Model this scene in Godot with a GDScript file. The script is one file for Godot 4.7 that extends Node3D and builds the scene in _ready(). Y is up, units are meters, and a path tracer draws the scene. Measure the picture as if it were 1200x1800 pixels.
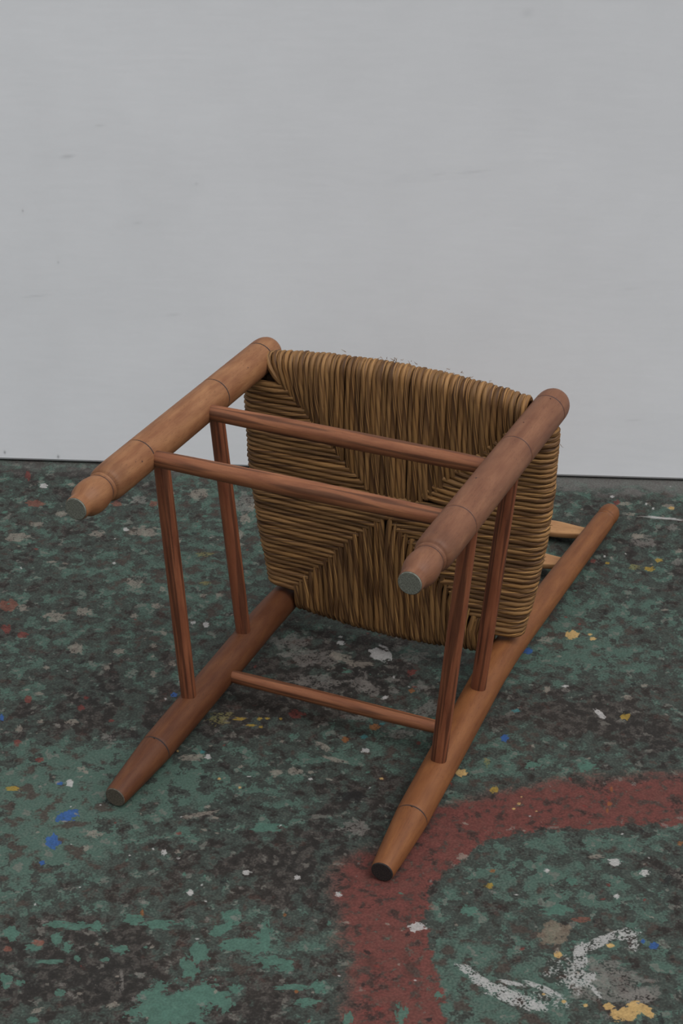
extends Node3D

# A rush-seated chair lying on its back on a paint-stained studio floor in front of a white wall.
# The wall's face is the plane z = 0, the floor's top is y = 0.

const HERO := Rect2(-0.62, -0.02, 1.24, 1.24)    # the finely painted piece of floor, metres
const HERO_PX := 2048
const WIDE := Rect2(-3.2, -0.4, 6.4, 6.4)        # the rest of the floor
const WIDE_PX := 1024

# Paint marks on the floor, by colour: x, z, half length, half width in millimetres, turn in degrees
var marks := {
	"blue": [-251,840,12.8,9.8,138, -258,886,12.8,7.3,75, -262,922,3.9,3.0,67, 231,662,6.9,4.6,94, 263,472,6.7,5.6,105, 376,1012,5.3,4.4,117, 365,1006,3.5,2.3,100, -166,598,4.9,4.1,73, -270,782,3.9,3.1,-170, -363,659,7.1,2.7,76],
	"white": [-136,896,4.8,3.0,79, -119,905,1.9,1.8,57, -99,960,4.6,3.5,77, -44,924,4.8,3.7,180, 10,929,3.7,3.0,83, 55,953,3.6,3.5,88, -256,989,1.8,1.2,73, -215,959,1.2,0.9,-174, 345,882,7.9,5.6,169, 375,898,5.1,4.4,139, 272,901,3.1,2.7,151, 343,938,3.7,2.9,106, -289,195,4.9,3.9,72, -429,73,7.2,5.6,66, -164,432,4.2,3.6,71, -147,436,6.9,3.6,82, -259,781,6.5,4.4,73, -110,721,4.5,3.9,72, 78,492,16.2,11.9,-123, 80,473,7.3,2.3,-147, 28,468,5.3,5.0,88, 26,454,2.9,2.7,175, 88,587,5.0,3.0,127, 70,697,4.6,4.5,164, 344,605,10.2,3.8,-123, 393,53,3.6,3.1,121, 449,85,3.4,1.6,97, 440,72,3.5,1.6,97, 461,113,27.6,3.4,-173, 138,999,8.8,6.8,160, -85,495,2.6,1.4,83, -92,491,2.6,2.1,80, -188,435,2.8,2.2,75, -175,607,2.4,1.4,80, 97,542,2.5,1.4,89, 11,756,2.6,2.1,178, 306,548,4.2,2.5,173, 372,227,3.1,1.5,96, -290,288,3.1,2.3,74],
	"pale": [-129,724,11.7,6.6,167, -119,720,5.3,4.4,-175, -216,870,8.7,5.9,-178, -100,826,12.7,4.0,159, -118,834,5.0,4.0,-177, -99,814,3.2,3.0,-150, -261,200,20.6,12.9,179, -200,83,14.1,12.9,62, -387,155,8.8,7.7,48, -327,209,11.1,8.0,-177, -415,188,9.6,6.5,-177, -435,227,15.9,11.1,-176, -255,339,12.0,10.4,64, -217,394,7.4,5.6,-177, -389,410,8.7,6.5,67, -161,364,5.2,4.3,-176, -389,67,7.2,4.9,73, -343,428,12.8,10.8,-162, -310,415,10.3,9.1,46, -302,503,13.3,9.1,74, -329,606,6.2,3.6,-180, -345,598,2.8,2.4,-161, -316,663,4.1,3.4,-164, -279,661,8.1,5.8,-176, -337,680,7.0,3.9,75, -331,548,4.0,3.4,56, -256,544,5.1,3.5,75, -207,490,5.3,3.6,78, -198,459,5.5,4.3,74, -198,554,6.3,4.2,78, -177,529,6.5,4.2,79, -242,421,5.6,4.4,73, -247,506,7.1,5.2,-177, -250,754,5.5,4.4,67, -244,759,3.3,2.5,70, 22,693,12.3,4.5,-135, 37,717,13.9,4.1,-158, -29,746,7.1,5.4,178, -7,742,7.8,6.5,179, 56,516,14.1,6.4,176, 30,501,17.1,9.4,-149, 283,557,8.3,3.6,102, 380,568,6.3,4.8,165, 402,541,4.3,3.6,153, 416,104,5.8,4.9,154, 472,77,8.3,6.6,159, 421,167,9.0,7.7,148, 474,206,6.4,4.6,105, 286,445,8.7,6.6,168, -127,153,13.3,7.2,83, -129,196,12.9,3.2,84, 324,874,8.5,3.8,175, 183,883,6.1,4.8,171, 409,74,8.2,5.1,171, 10,743,3.3,3.2,52, -241,85,5.3,4.1,76, -215,221,7.9,6.3,-176, -117,115,8.5,8.1,67, -139,362,4.5,4.3,-156],
	"greypatch": [-33,470,23.0,17.2,178, -8,504,28.3,20.7,177, -41,499,11.4,6.5,177, 6,560,27.7,16.1,177, 58,557,19.8,9.7,87, 68,569,16.4,10.3,-133, 98,477,7.2,6.6,167, 122,495,15.6,11.7,174, 96,548,7.5,6.9,97, 98,572,7.4,6.2,92, 129,561,11.1,7.6,90, 142,606,26.8,11.0,125, 109,615,9.5,4.8,176, 59,630,16.9,7.1,176, 107,662,14.6,8.0,176, 428,182,16.9,14.7,131, 471,139,8.5,6.9,114, 470,236,9.4,6.8,105, 305,557,5.6,4.8,157, -47,996,5.4,5.1,43, -76,1001,3.5,2.9,76, -21,1008,3.5,3.4,-141, -132,1087,5.1,4.0,-175, -149,1097,14.5,2.2,81, -133,1121,3.2,2.7,67, -206,1105,4.5,2.4,179, -132,108,30.6,16.2,83, -231,690,10.0,6.8,-178, 332,1079,36.3,25.0,170, 323,1047,17.0,11.4,171, -284,106,13.8,9.7,76, 67,841,13.9,12.4,89, 19,647,5.4,4.7,177, 354,1085,16.6,9.4,173],
	"scrape": [189,1060,13.6,5.2,-139, 202,1074,15.9,6.6,-139, 217,1086,17.6,8.9,-144, 235,1097,19.2,9.9,-151, 254,1106,14.2,7.0,-165, 233,1075,13.9,3.2,-166, 263,1081,22.7,3.9,-152, 302,1025,11.8,7.3,97, 300,1040,16.5,6.7,94, 322,1009,22.4,6.6,145, 349,997,13.1,8.3,141, 301,1064,12.6,11.0,153, 313,1081,11.7,2.7,-122, 356,1011,8.5,4.5,97],
	"scratch": [281,1054,21.3,15.6,99, 265,1097,22.0,10.9,-160, 288,1077,16.9,7.8,-152],
	"yellow": [211,930,5.5,4.1,96, 445,233,5.5,4.5,158, 430,257,6.5,5.7,136, 375,245,3.3,2.9,134, 375,609,6.4,5.6,140, -321,795,8.3,4.2,179, -82,643,6.7,3.5,177, -58,641,3.5,2.7,82, -67,655,5.4,2.3,177, -49,640,2.7,2.3,-178, -55,658,2.7,2.3,-178, -33,640,2.4,2.0,81, 218,763,6.3,4.4,95],
	"olive": [-106,646,12.3,11.5,-156, -97,634,8.1,4.7,178, 411,254,8.2,7.1,135, -171,257,12.4,6.2,177, -161,333,7.6,4.4,178, 210,711,8.8,3.2,91],
	"cream": [318,431,11.0,9.2,108, 342,428,3.0,2.6,148, 345,438,4.5,3.9,149, 181,733,6.7,6.3,131, 475,82,5.2,3.9,107, 245,787,2.1,1.9,110, 239,796,2.1,1.9,110, 264,799,1.3,1.0,167, 248,774,1.3,1.0,167, 91,750,2.6,2.1,174, -67,777,2.1,1.9,73, 279,1031,5.1,3.9,101, 325,1102,5.1,4.5,146, 340,1112,15.0,9.5,156, 355,1102,10.8,7.1,-159, 363,1110,6.7,3.8,-142, 332,1014,4.1,3.3,161, 303,1102,2.4,2.1,119, 282,1098,2.4,2.1,117, 263,1089,1.7,1.5,146, -92,762,2.2,1.9,72, -146,712,2.2,1.3,80],
	"tan": [277,999,17.6,15.6,119],
	"orange": [-144,995,5.3,1.7,81, 23,1101,2.4,2.2,79, 2,989,2.6,1.7,84, 417,846,4.0,3.0,107, 349,753,5.3,1.3,94, 345,781,4.2,2.5,97, 342,793,4.1,1.2,94, 120,570,4.9,3.4,90, 78,650,6.7,5.8,173, 46,677,5.7,4.6,87, 215,905,3.0,2.8,155],
	"salmon": [-241,1047,5.9,4.9,-162, -270,1058,4.7,4.0,-156, -430,127,13.2,10.1,-172, -262,116,8.6,5.7,78, -409,407,16.0,12.2,65, -314,121,7.5,6.7,-158, 304,977,10.5,4.4,175],
	"reddish": [-458,41,14.6,4.1,78, -376,474,8.4,6.9,58, -339,619,8.6,4.7,75, -273,632,6.0,4.0,74, -334,707,6.9,3.9,74, -301,739,4.8,4.2,-148, 119,530,7.6,5.6,91, -16,629,9.5,9.4,-141, 131,679,3.4,2.6,92, 399,70,7.0,4.8,101, -124,863,3.0,2.4,74, -400,462,11.0,5.7,75],
	"cyan": [-117,712,3.4,3.2,49, 87,642,3.4,2.3,175, 67,670,4.6,3.4,175, 245,605,4.8,3.6,170],
	"black": [153,1131,3.3,3.0,161, 39,979,4.4,2.9,86, 389,539,3.9,3.3,120, 376,599,4.9,4.0,110, 60,785,14.0,10.4,176, -194,200,3.3,3.1,50],
	"teal": [-51,996,12.7,9.0,91, -61,1015,12.4,8.0,137, -78,1051,14.6,9.4,73, -85,1073,14.3,8.1,70, -87,1125,33.1,26.1,-177, -108,1139,24.6,13.8,179, -62,1112,23.2,14.1,178, -44,1122,10.9,7.7,81, -34,1036,22.8,13.4,178, -15,1022,18.7,6.9,84, -3,1059,16.9,8.2,177, 17,1095,13.9,4.8,177, 35,1115,11.0,5.5,177, -151,1006,10.5,6.9,-179, -124,1012,17.4,6.9,177, -228,1018,11.6,5.2,178, -204,1019,17.3,5.2,177, -187,1018,7.3,6.6,-141, -271,1034,10.5,7.8,67, -244,1054,8.0,5.0,-179, -224,1040,8.6,5.6,74, -211,1051,7.6,4.5,76, -223,1073,14.1,3.3,177, -262,1104,9.8,6.5,71, -206,1117,5.2,4.5,-151, -198,1067,4.2,3.3,68, -248,1105,4.6,3.9,-159, -225,1155,5.5,3.8,-176, -170,1067,4.0,3.3,-171, -158,1051,8.1,6.6,-171, 126,1125,12.3,5.5,88, 75,1136,10.7,4.3,87, 161,1097,4.7,3.9,94, 9,1067,7.9,6.5,179, -36,1100,6.4,5.0,80, 261,713,9.2,7.6,165, 323,713,10.0,8.5,156, -29,847,18.6,7.9,177, 44,1093,8.0,6.7,85, 190,970,8.2,7.0,167, 298,918,6.1,5.4,151, 281,964,14.1,7.1,174],
}
# Outline of the red lane painted on the floor, x and z in millimetres
var red_lane := [2600, 684, 433, 710, 303, 729, 213, 760, 162, 791, 114, 853, 54, 886, 39, 925, 45, 979, 65, 1063, 64, 1180, 20, 2600, 190, 2600, 170, 1158, 159, 1073, 146, 990, 152, 936, 206, 855, 274, 832, 429, 812, 2600, 791]
# Where the green coat is better kept (+) or more worn (-): x, z, reach x, reach z in millimetres, amount
var wear := [-347, 545, 37, 50, 0.08, -312, 617, 24, 24, 0.12, -276, 663, 37, 43, -0.3, -353, 650, 15, 23, -0.2, -218, 728, 74, 33, 0.22, -294, 744, 49, 43, 0.12, -126, 776, 74, 47, 0.3, -256, 805, 74, 51, 0.2, -243, 905, 55, 47, 0.12, -180, 957, 55, 36, 0.0, -153, 937, 49, 27, -0.2, -172, 1070, 105, 71, -0.3, -16, 919, 55, 64, -0.28, -26, 812, 43, 40, 0.08, 44, 722, 49, 32, 0.1, 2, 680, 37, 28, 0.1, 98, 762, 43, 42, -0.2, 61, 796, 24, 31, -0.2, 265, 929, 55, 45, 0.22, 298, 851, 74, 19, 0.16, 388, 865, 49, 38, 0.0, 217, 986, 43, 51, -0.1, 363, 959, 43, 35, 0.05, 292, 981, 74, 17, -0.1, 274, 604, 80, 41, -0.25, 374, 621, 80, 46, -0.3, 314, 476, 80, 52, 0.16, 378, 349, 74, 56, 0.12, 388, 198, 62, 47, -0.05, -288, 304, 124, 87, 0.02, -180, 621, 24, 35, -0.25, -72, 614, 43, 47, -0.35, 10, 609, 55, 47, -0.25, -40, 512, 37, 38, -0.1, -90, 502, 12, 19, 0.15, 1, 1108, 55, 39, -0.25, 30, 495, 93, 64, -0.15, 104, 579, 43, 60, -0.12, -186, 482, 74, 77, -0.08, 178, 1120, 49, 45, 0.15, 261, 1042, 37, 25, 0.1, 188, 1022, 37, 33, 0.1, -286, 964, 31, 36, 0.15, -278, 888, 43, 47, 0.1]

var M := {}


func lin(r: float, g: float, b: float) -> Color:
	return Color(r / 255.0, g / 255.0, b / 255.0)


func _ready() -> void:
	# camera
	var cam := Camera3D.new()
	cam.name = "camera"
	cam.fov = 29.734
	cam.near = 0.05
	cam.position = Vector3(0.15078, 1.30706, 2.51983)
	cam.basis = Basis(Vector3.UP, 0.059767) * Basis(Vector3.RIGHT, -0.498712) * Basis(Vector3.BACK, 0.002478)
	add_child(cam)
	cam.current = true
	# sky: an even overcast
	var sm := ProceduralSkyMaterial.new()
	sm.sky_top_color = lin(241, 244, 249)
	sm.sky_horizon_color = lin(112, 114, 117)
	sm.sky_curve = 0.5
	sm.sky_energy_multiplier = 1.08
	sm.ground_bottom_color = lin(70, 72, 70)
	sm.ground_horizon_color = lin(120, 122, 122)
	sm.sun_angle_max = 0.0
	var sky := Sky.new()
	sky.sky_material = sm
	var env := Environment.new()
	env.background_mode = Environment.BG_SKY
	env.sky = sky
	env.tonemap_mode = Environment.TONE_MAPPER_LINEAR
	env.tonemap_exposure = 1.0
	env.sdfgi_enabled = true
	env.ssao_enabled = true
	env.ssil_enabled = true
	var we := WorldEnvironment.new()
	we.name = "world_environment"
	we.environment = env
	add_child(we)

	# the brighter part of the cloud cover, high on the right
	var sun := DirectionalLight3D.new()
	sun.name = "veiled_sun"
	sun.light_energy = 0.72
	sun.light_color = lin(252, 253, 255)
	sun.light_angular_distance = 50.0
	sun.shadow_enabled = true
	add_child(sun)
	sun.look_at_from_position(Vector3(0.55, 1.0, 0.29) * 5.0, Vector3.ZERO, Vector3.UP)

	make_materials()
	make_floor()
	make_wall()
	make_chair()


# ---------------------------------------------------------------- helpers
func put(called: String, mesh: Mesh, mat: Material, parent: Node) -> MeshInstance3D:
	var o := MeshInstance3D.new()
	o.name = called
	o.mesh = mesh
	o.material_override = mat
	parent.add_child(o, true)
	return o


func struct(o: Node, label: String) -> void:
	o.set_meta("kind", "structure")
	o.set_meta("label", label)
	o.set_meta("category", "wall" if o.name.begins_with("wall") else ("floor" if o.name.begins_with("floor") else "trim"))


# A round bar along a line of centres. Colours are per ring.
func sweep(c: PackedVector3Array, r: PackedFloat32Array, sides: int, cols := PackedColorArray(), cap_a := true, cap_b := true, v0 := 0.0, vlen := 0.5, up := Vector3(0.13, 1, 0.07)) -> ArrayMesh:
	var n := c.size()
	var V := PackedVector3Array()
	var N := PackedVector3Array()
	var U := PackedVector2Array()
	var C := PackedColorArray()
	var I := PackedInt32Array()
	var colored := cols.size() == n
	var nrm := Vector3.ZERO
	var along := 0.0
	var frames := []
	for i in n:
		var t: Vector3 = (c[mini(i + 1, n - 1)] - c[maxi(i - 1, 0)]).normalized()
		if i == 0:
			nrm = (up - t * up.dot(t)).normalized()
		else:
			nrm = (nrm - t * nrm.dot(t)).normalized()
			along += c[i].distance_to(c[i - 1])
		var b := t.cross(nrm)
		frames.append([t, nrm, b])
		var i0 := maxi(i - 1, 0)
		var i1 := mini(i + 1, n - 1)
		var ds := c[i1].distance_to(c[i0])
		var slope := (r[i1] - r[i0]) / maxf(ds, 1e-6)
		for j in sides + 1:
			var a := TAU * j / sides
			var d := nrm * cos(a) + b * sin(a)
			V.append(c[i] + d * r[i])
			N.append((d - t * slope).normalized())
			U.append(Vector2(float(j) / sides, v0 + along / vlen))
			if colored:
				C.append(cols[i])
	var w := sides + 1
	for i in n - 1:
		for j in sides:
			var q := i * w + j
			I.append_array([q, q + w + 1, q + 1, q, q + w, q + w + 1])
	for e in 2:
		if (e == 0 and not cap_a) or (e == 1 and not cap_b):
			continue
		var i := 0 if e == 0 else n - 1
		if r[i] < 1e-5:
			continue
		var s := -1.0 if e == 0 else 1.0
		var f: Array = frames[i]
		var base := V.size()
		V.append(c[i])
		N.append(f[0] * s)
		U.append(Vector2(0.5, 0.5))
		if colored:
			C.append(cols[i])
		for j in sides + 1:
			var a := TAU * j / sides
			V.append(c[i] + (f[1] * cos(a) + f[2] * sin(a)) * r[i])
			N.append(f[0] * s)
			U.append(Vector2(0.5 + 0.5 * cos(a), 0.5 + 0.5 * sin(a)))
			if colored:
				C.append(cols[i])
		for j in sides:
			if e == 0:
				I.append_array([base, base + 1 + j, base + 2 + j])
			else:
				I.append_array([base, base + 2 + j, base + 1 + j])
	var A := []
	A.resize(Mesh.ARRAY_MAX)
	A[Mesh.ARRAY_VERTEX] = V
	A[Mesh.ARRAY_NORMAL] = N
	A[Mesh.ARRAY_TEX_UV] = U
	if colored:
		A[Mesh.ARRAY_COLOR] = C
	A[Mesh.ARRAY_INDEX] = I
	var m := ArrayMesh.new()
	m.add_surface_from_arrays(Mesh.PRIMITIVE_TRIANGLES, A)
	return m


# A flat-faced solid from quads, each [a, b, c, d] seen clockwise from outside
func quads(list: Array, uvs: Array = []) -> ArrayMesh:
	var st := SurfaceTool.new()
	st.begin(Mesh.PRIMITIVE_TRIANGLES)
	for k in list.size():
		var q: Array = list[k]
		var n: Vector3 = (q[2] - q[0]).cross(q[1] - q[0]).normalized()
		for i in [0, 1, 2, 0, 2, 3]:
			st.set_normal(n)
			var p: Vector3 = q[i]
			if uvs.size() > k:
				st.set_uv(uvs[k][i])
			elif absf(n.y) > 0.5:
				st.set_uv(Vector2(p.x, p.z))
			elif absf(n.z) > 0.5:
				st.set_uv(Vector2(p.x, -p.y))
			else:
				st.set_uv(Vector2(p.z, -p.y))
			st.add_vertex(p)
	return st.commit()


func block(a: Vector3, b: Vector3) -> Array:
	var p := func(x: int, y: int, z: int) -> Vector3: return Vector3(b.x if x else a.x, b.y if y else a.y, b.z if z else a.z)
	return [
		[p.call(0, 1, 0), p.call(1, 1, 0), p.call(1, 1, 1), p.call(0, 1, 1)],
		[p.call(0, 0, 1), p.call(1, 0, 1), p.call(1, 0, 0), p.call(0, 0, 0)],
		[p.call(0, 1, 1), p.call(1, 1, 1), p.call(1, 0, 1), p.call(0, 0, 1)],
		[p.call(1, 1, 0), p.call(0, 1, 0), p.call(0, 0, 0), p.call(1, 0, 0)],
		[p.call(1, 1, 1), p.call(1, 1, 0), p.call(1, 0, 0), p.call(1, 0, 1)],
		[p.call(0, 1, 0), p.call(0, 1, 1), p.call(0, 0, 1), p.call(0, 0, 0)],
	]


func noise(sd: int, freq: float, oct: int, warp := 0.0, warp_freq := 1.0, kind := FastNoiseLite.TYPE_SIMPLEX_SMOOTH) -> FastNoiseLite:
	var f := FastNoiseLite.new()
	f.seed = sd
	f.noise_type = kind
	f.frequency = freq
	f.fractal_type = FastNoiseLite.FRACTAL_FBM if oct > 1 else FastNoiseLite.FRACTAL_NONE
	f.fractal_octaves = oct
	f.fractal_gain = 0.55
	if warp > 0.0:
		f.domain_warp_enabled = true
		f.domain_warp_type = FastNoiseLite.DOMAIN_WARP_SIMPLEX
		f.domain_warp_amplitude = warp
		f.domain_warp_frequency = warp_freq
		f.domain_warp_fractal_type = FastNoiseLite.DOMAIN_WARP_FRACTAL_PROGRESSIVE
		f.domain_warp_fractal_octaves = 2
	return f


# ---------------------------------------------------------------- materials
func grain_image(sd: int, w: int, h: int, squeeze: int, freq: float, oct: int) -> PackedByteArray:
	var im := noise(sd, freq, oct).get_seamless_image(w, h / squeeze, false, false, 0.15)
	im.resize(w, h, Image.INTERPOLATE_CUBIC)
	im.convert(Image.FORMAT_L8)
	return im.get_data()


# Turned wood: long grain, blotches of worn polish, small pores and scratches, and (stain > 0) dark runs along the bar
func wood_maps(sd: int, dark: Color, light: Color, stain: float) -> Array:
	var w := 512
	var h := 1024
	var g1 := grain_image(sd, w, h, 16, 0.035, 4)
	var g2 := grain_image(sd + 1, w, h, 32, 0.14, 2)
	var bl := grain_image(sd + 2, w, h, 2, 0.012, 4)
	var po := grain_image(sd + 3, w, h, 4, 0.22, 1)
	var sn := grain_image(sd + 4, w, h, 8, 0.012, 3)
	var out := PackedByteArray()
	out.resize(w * h * 3)
	var hgt := PackedByteArray()
	hgt.resize(w * h)
	for i in w * h:
		var m := 0.22 * (g1[i] / 255.0) + 0.16 * (g2[i] / 255.0) + 0.75 * (bl[i] / 255.0) - 0.065
		m = clampf((m - 0.5) * 1.2 + 0.5, 0.0, 1.0)
		var pore := clampf((po[i] / 255.0 - 0.78) * 6.0, 0.0, 1.0)
		var k := 1.0 - 0.16 * pore
		if stain > 0.0:
			k *= 1.0 - stain * smoothstep(0.52, 0.78, sn[i] / 255.0 + 0.12 * (g2[i] / 255.0 - 0.5))
		var c := dark.lerp(light, m)
		out[i * 3] = int(clampf(c.r * k, 0, 1) * 255.0)
		out[i * 3 + 1] = int(clampf(c.g * k, 0, 1) * 255.0)
		out[i * 3 + 2] = int(clampf(c.b * k, 0, 1) * 255.0)
		hgt[i] = int(clampf(110.0 + 60.0 * (g2[i] / 255.0) + 40.0 * (g1[i] / 255.0) - 70.0 * pore, 0, 255))
	var him := Image.create_from_data(w, h, false, Image.FORMAT_L8, hgt)
	him.convert(Image.FORMAT_RGBA8)
	him.bump_map_to_normal_map(1.2)
	return [ImageTexture.create_from_image(Image.create_from_data(w, h, false, Image.FORMAT_RGB8, out)), ImageTexture.create_from_image(him)]


func wood(called: String, maps: Array, tint: Color, rough := 0.58) -> void:
	var m := StandardMaterial3D.new()
	m.resource_name = called
	m.albedo_texture = maps[0]
	m.albedo_color = tint
	m.normal_enabled = true
	m.normal_texture = maps[1]
	m.normal_scale = 0.35
	m.roughness = rough
	m.metallic_specular = 0.4
	m.vertex_color_use_as_albedo = true
	M[called] = m


func plain(called: String, c: Color, rough := 0.8) -> void:
	var m := StandardMaterial3D.new()
	m.resource_name = called
	m.albedo_color = c
	m.roughness = rough
	M[called] = m


func end_grain(called: String, dark: Color, light: Color, sd: int) -> void:
	var im := noise(sd, 0.09, 4).get_seamless_image(128, 128)
	var rg := noise(sd + 7, 0.03, 2).get_seamless_image(128, 128)
	var out := Image.create_empty(128, 128, false, Image.FORMAT_RGB8)
	for y in 128:
		for x in 128:
			var d := Vector2(x - 60, y - 66).length() + 10.0 * rg.get_pixel(x, y).r
			var k := clampf(im.get_pixel(x, y).r * 0.9 + 0.12 * sin(d * 0.8), 0.0, 1.0)
			out.set_pixel(x, y, dark.lerp(light, k))
	var m := StandardMaterial3D.new()
	m.resource_name = called
	m.albedo_texture = ImageTexture.create_from_image(out)
	m.roughness = 0.85
	M[called] = m


func rush_material() -> void:
	# fibres run along the cord (v) with a slight twist
	var w := 128
	var h := 512
	var g := grain_image(311, w, h, 32, 0.06, 3)
	var b := grain_image(317, w, h, 8, 0.02, 3)
	var out := PackedByteArray()
	out.resize(w * h * 3)
	var hg := PackedByteArray()
	hg.resize(w * h)
	for y in h:
		for x in w:
			var xs := posmod(x + int(y * float(w) / h), w)
			var f := g[y * w + xs] / 255.0
			var q := b[y * w + xs] / 255.0
			var m := clampf((0.65 * f + 0.45 * q - 0.55) * 1.7 + 0.5, 0.0, 1.0)
			var c := lin(70, 46, 28).lerp(lin(182, 138, 85), m)
			var i := y * w + x
			out[i * 3] = int(c.r * 255)
			out[i * 3 + 1] = int(c.g * 255)
			out[i * 3 + 2] = int(c.b * 255)
			hg[i] = int(f * 255)
	var him := Image.create_from_data(w, h, false, Image.FORMAT_L8, hg)
	him.convert(Image.FORMAT_RGBA8)
	him.bump_map_to_normal_map(2.0)
	var m := StandardMaterial3D.new()
	m.resource_name = "rush"
	m.albedo_texture = ImageTexture.create_from_image(Image.create_from_data(w, h, false, Image.FORMAT_RGB8, out))
	m.normal_enabled = true
	m.normal_texture = ImageTexture.create_from_image(him)
	m.normal_scale = 0.8
	m.roughness = 0.62
	m.metallic_specular = 0.35
	m.vertex_color_use_as_albedo = true
	M["rush"] = m


func make_materials() -> void:
	var a := wood_maps(11, lin(198, 180, 172), lin(255, 250, 242), 0.0)
	var b := wood_maps(23, lin(194, 170, 158), lin(255, 250, 240), 0.0)
	var s := wood_maps(37, lin(192, 172, 164), lin(255, 248, 240), 0.3)
	wood("wood_pink", a, lin(129, 90, 67))
	wood("wood_orange", b, lin(148, 107, 75))
	wood("wood_brown", a, lin(127, 82, 47))
	wood("wood_shaded", b, lin(98, 61, 37))  # back left leg: tint darkened to paint in part of its shade
	wood("wood_stretcher", s, lin(148, 99, 69))
	wood("wood_slat", a, lin(180, 140, 98), 0.65)
	plain("burnt_line", lin(36, 25, 22))
	plain("groove_brown", lin(62, 40, 35))
	plain("padding", lin(58, 40, 24), 0.95)
	end_grain("end_green_grey", lin(74, 74, 64), lin(128, 130, 118), 3)
	end_grain("end_brown_grey", lin(56, 48, 40), lin(108, 100, 84), 5)
	end_grain("end_black", lin(12, 9, 8), lin(64, 50, 44), 9)
	rush_material()


# ---------------------------------------------------------------- floor
# Fields of noise over a piece of floor, as bytes
func field(sd: int, per_m: float, oct: int, area: Rect2, px: int, warp_m := 0.0, warp_per_m := 1.0, kind := FastNoiseLite.TYPE_SIMPLEX_SMOOTH) -> PackedByteArray:
	var step := area.size.x / px
	var f := noise(sd, per_m * step, oct, warp_m / step, warp_per_m * step, kind)
	f.offset = Vector3(area.position.x / step, area.position.y / step, 0)
	var im := f.get_image(px, px, false, false, false)
	im.convert(Image.FORMAT_L8)
	return im.get_data()


func soft_image(px: int, area: Rect2, low: int, fn: Callable) -> PackedByteArray:
	var im := Image.create_empty(low, low, false, Image.FORMAT_L8)
	for y in low:
		for x in low:
			var p := area.position + Vector2((x + 0.5) / low, (y + 0.5) / low) * area.size
			var v: float = fn.call(p)
			im.set_pixel(x, y, Color(v, v, v))
	im.resize(px, px, Image.INTERPOLATE_CUBIC)
	return im.get_data()


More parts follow.
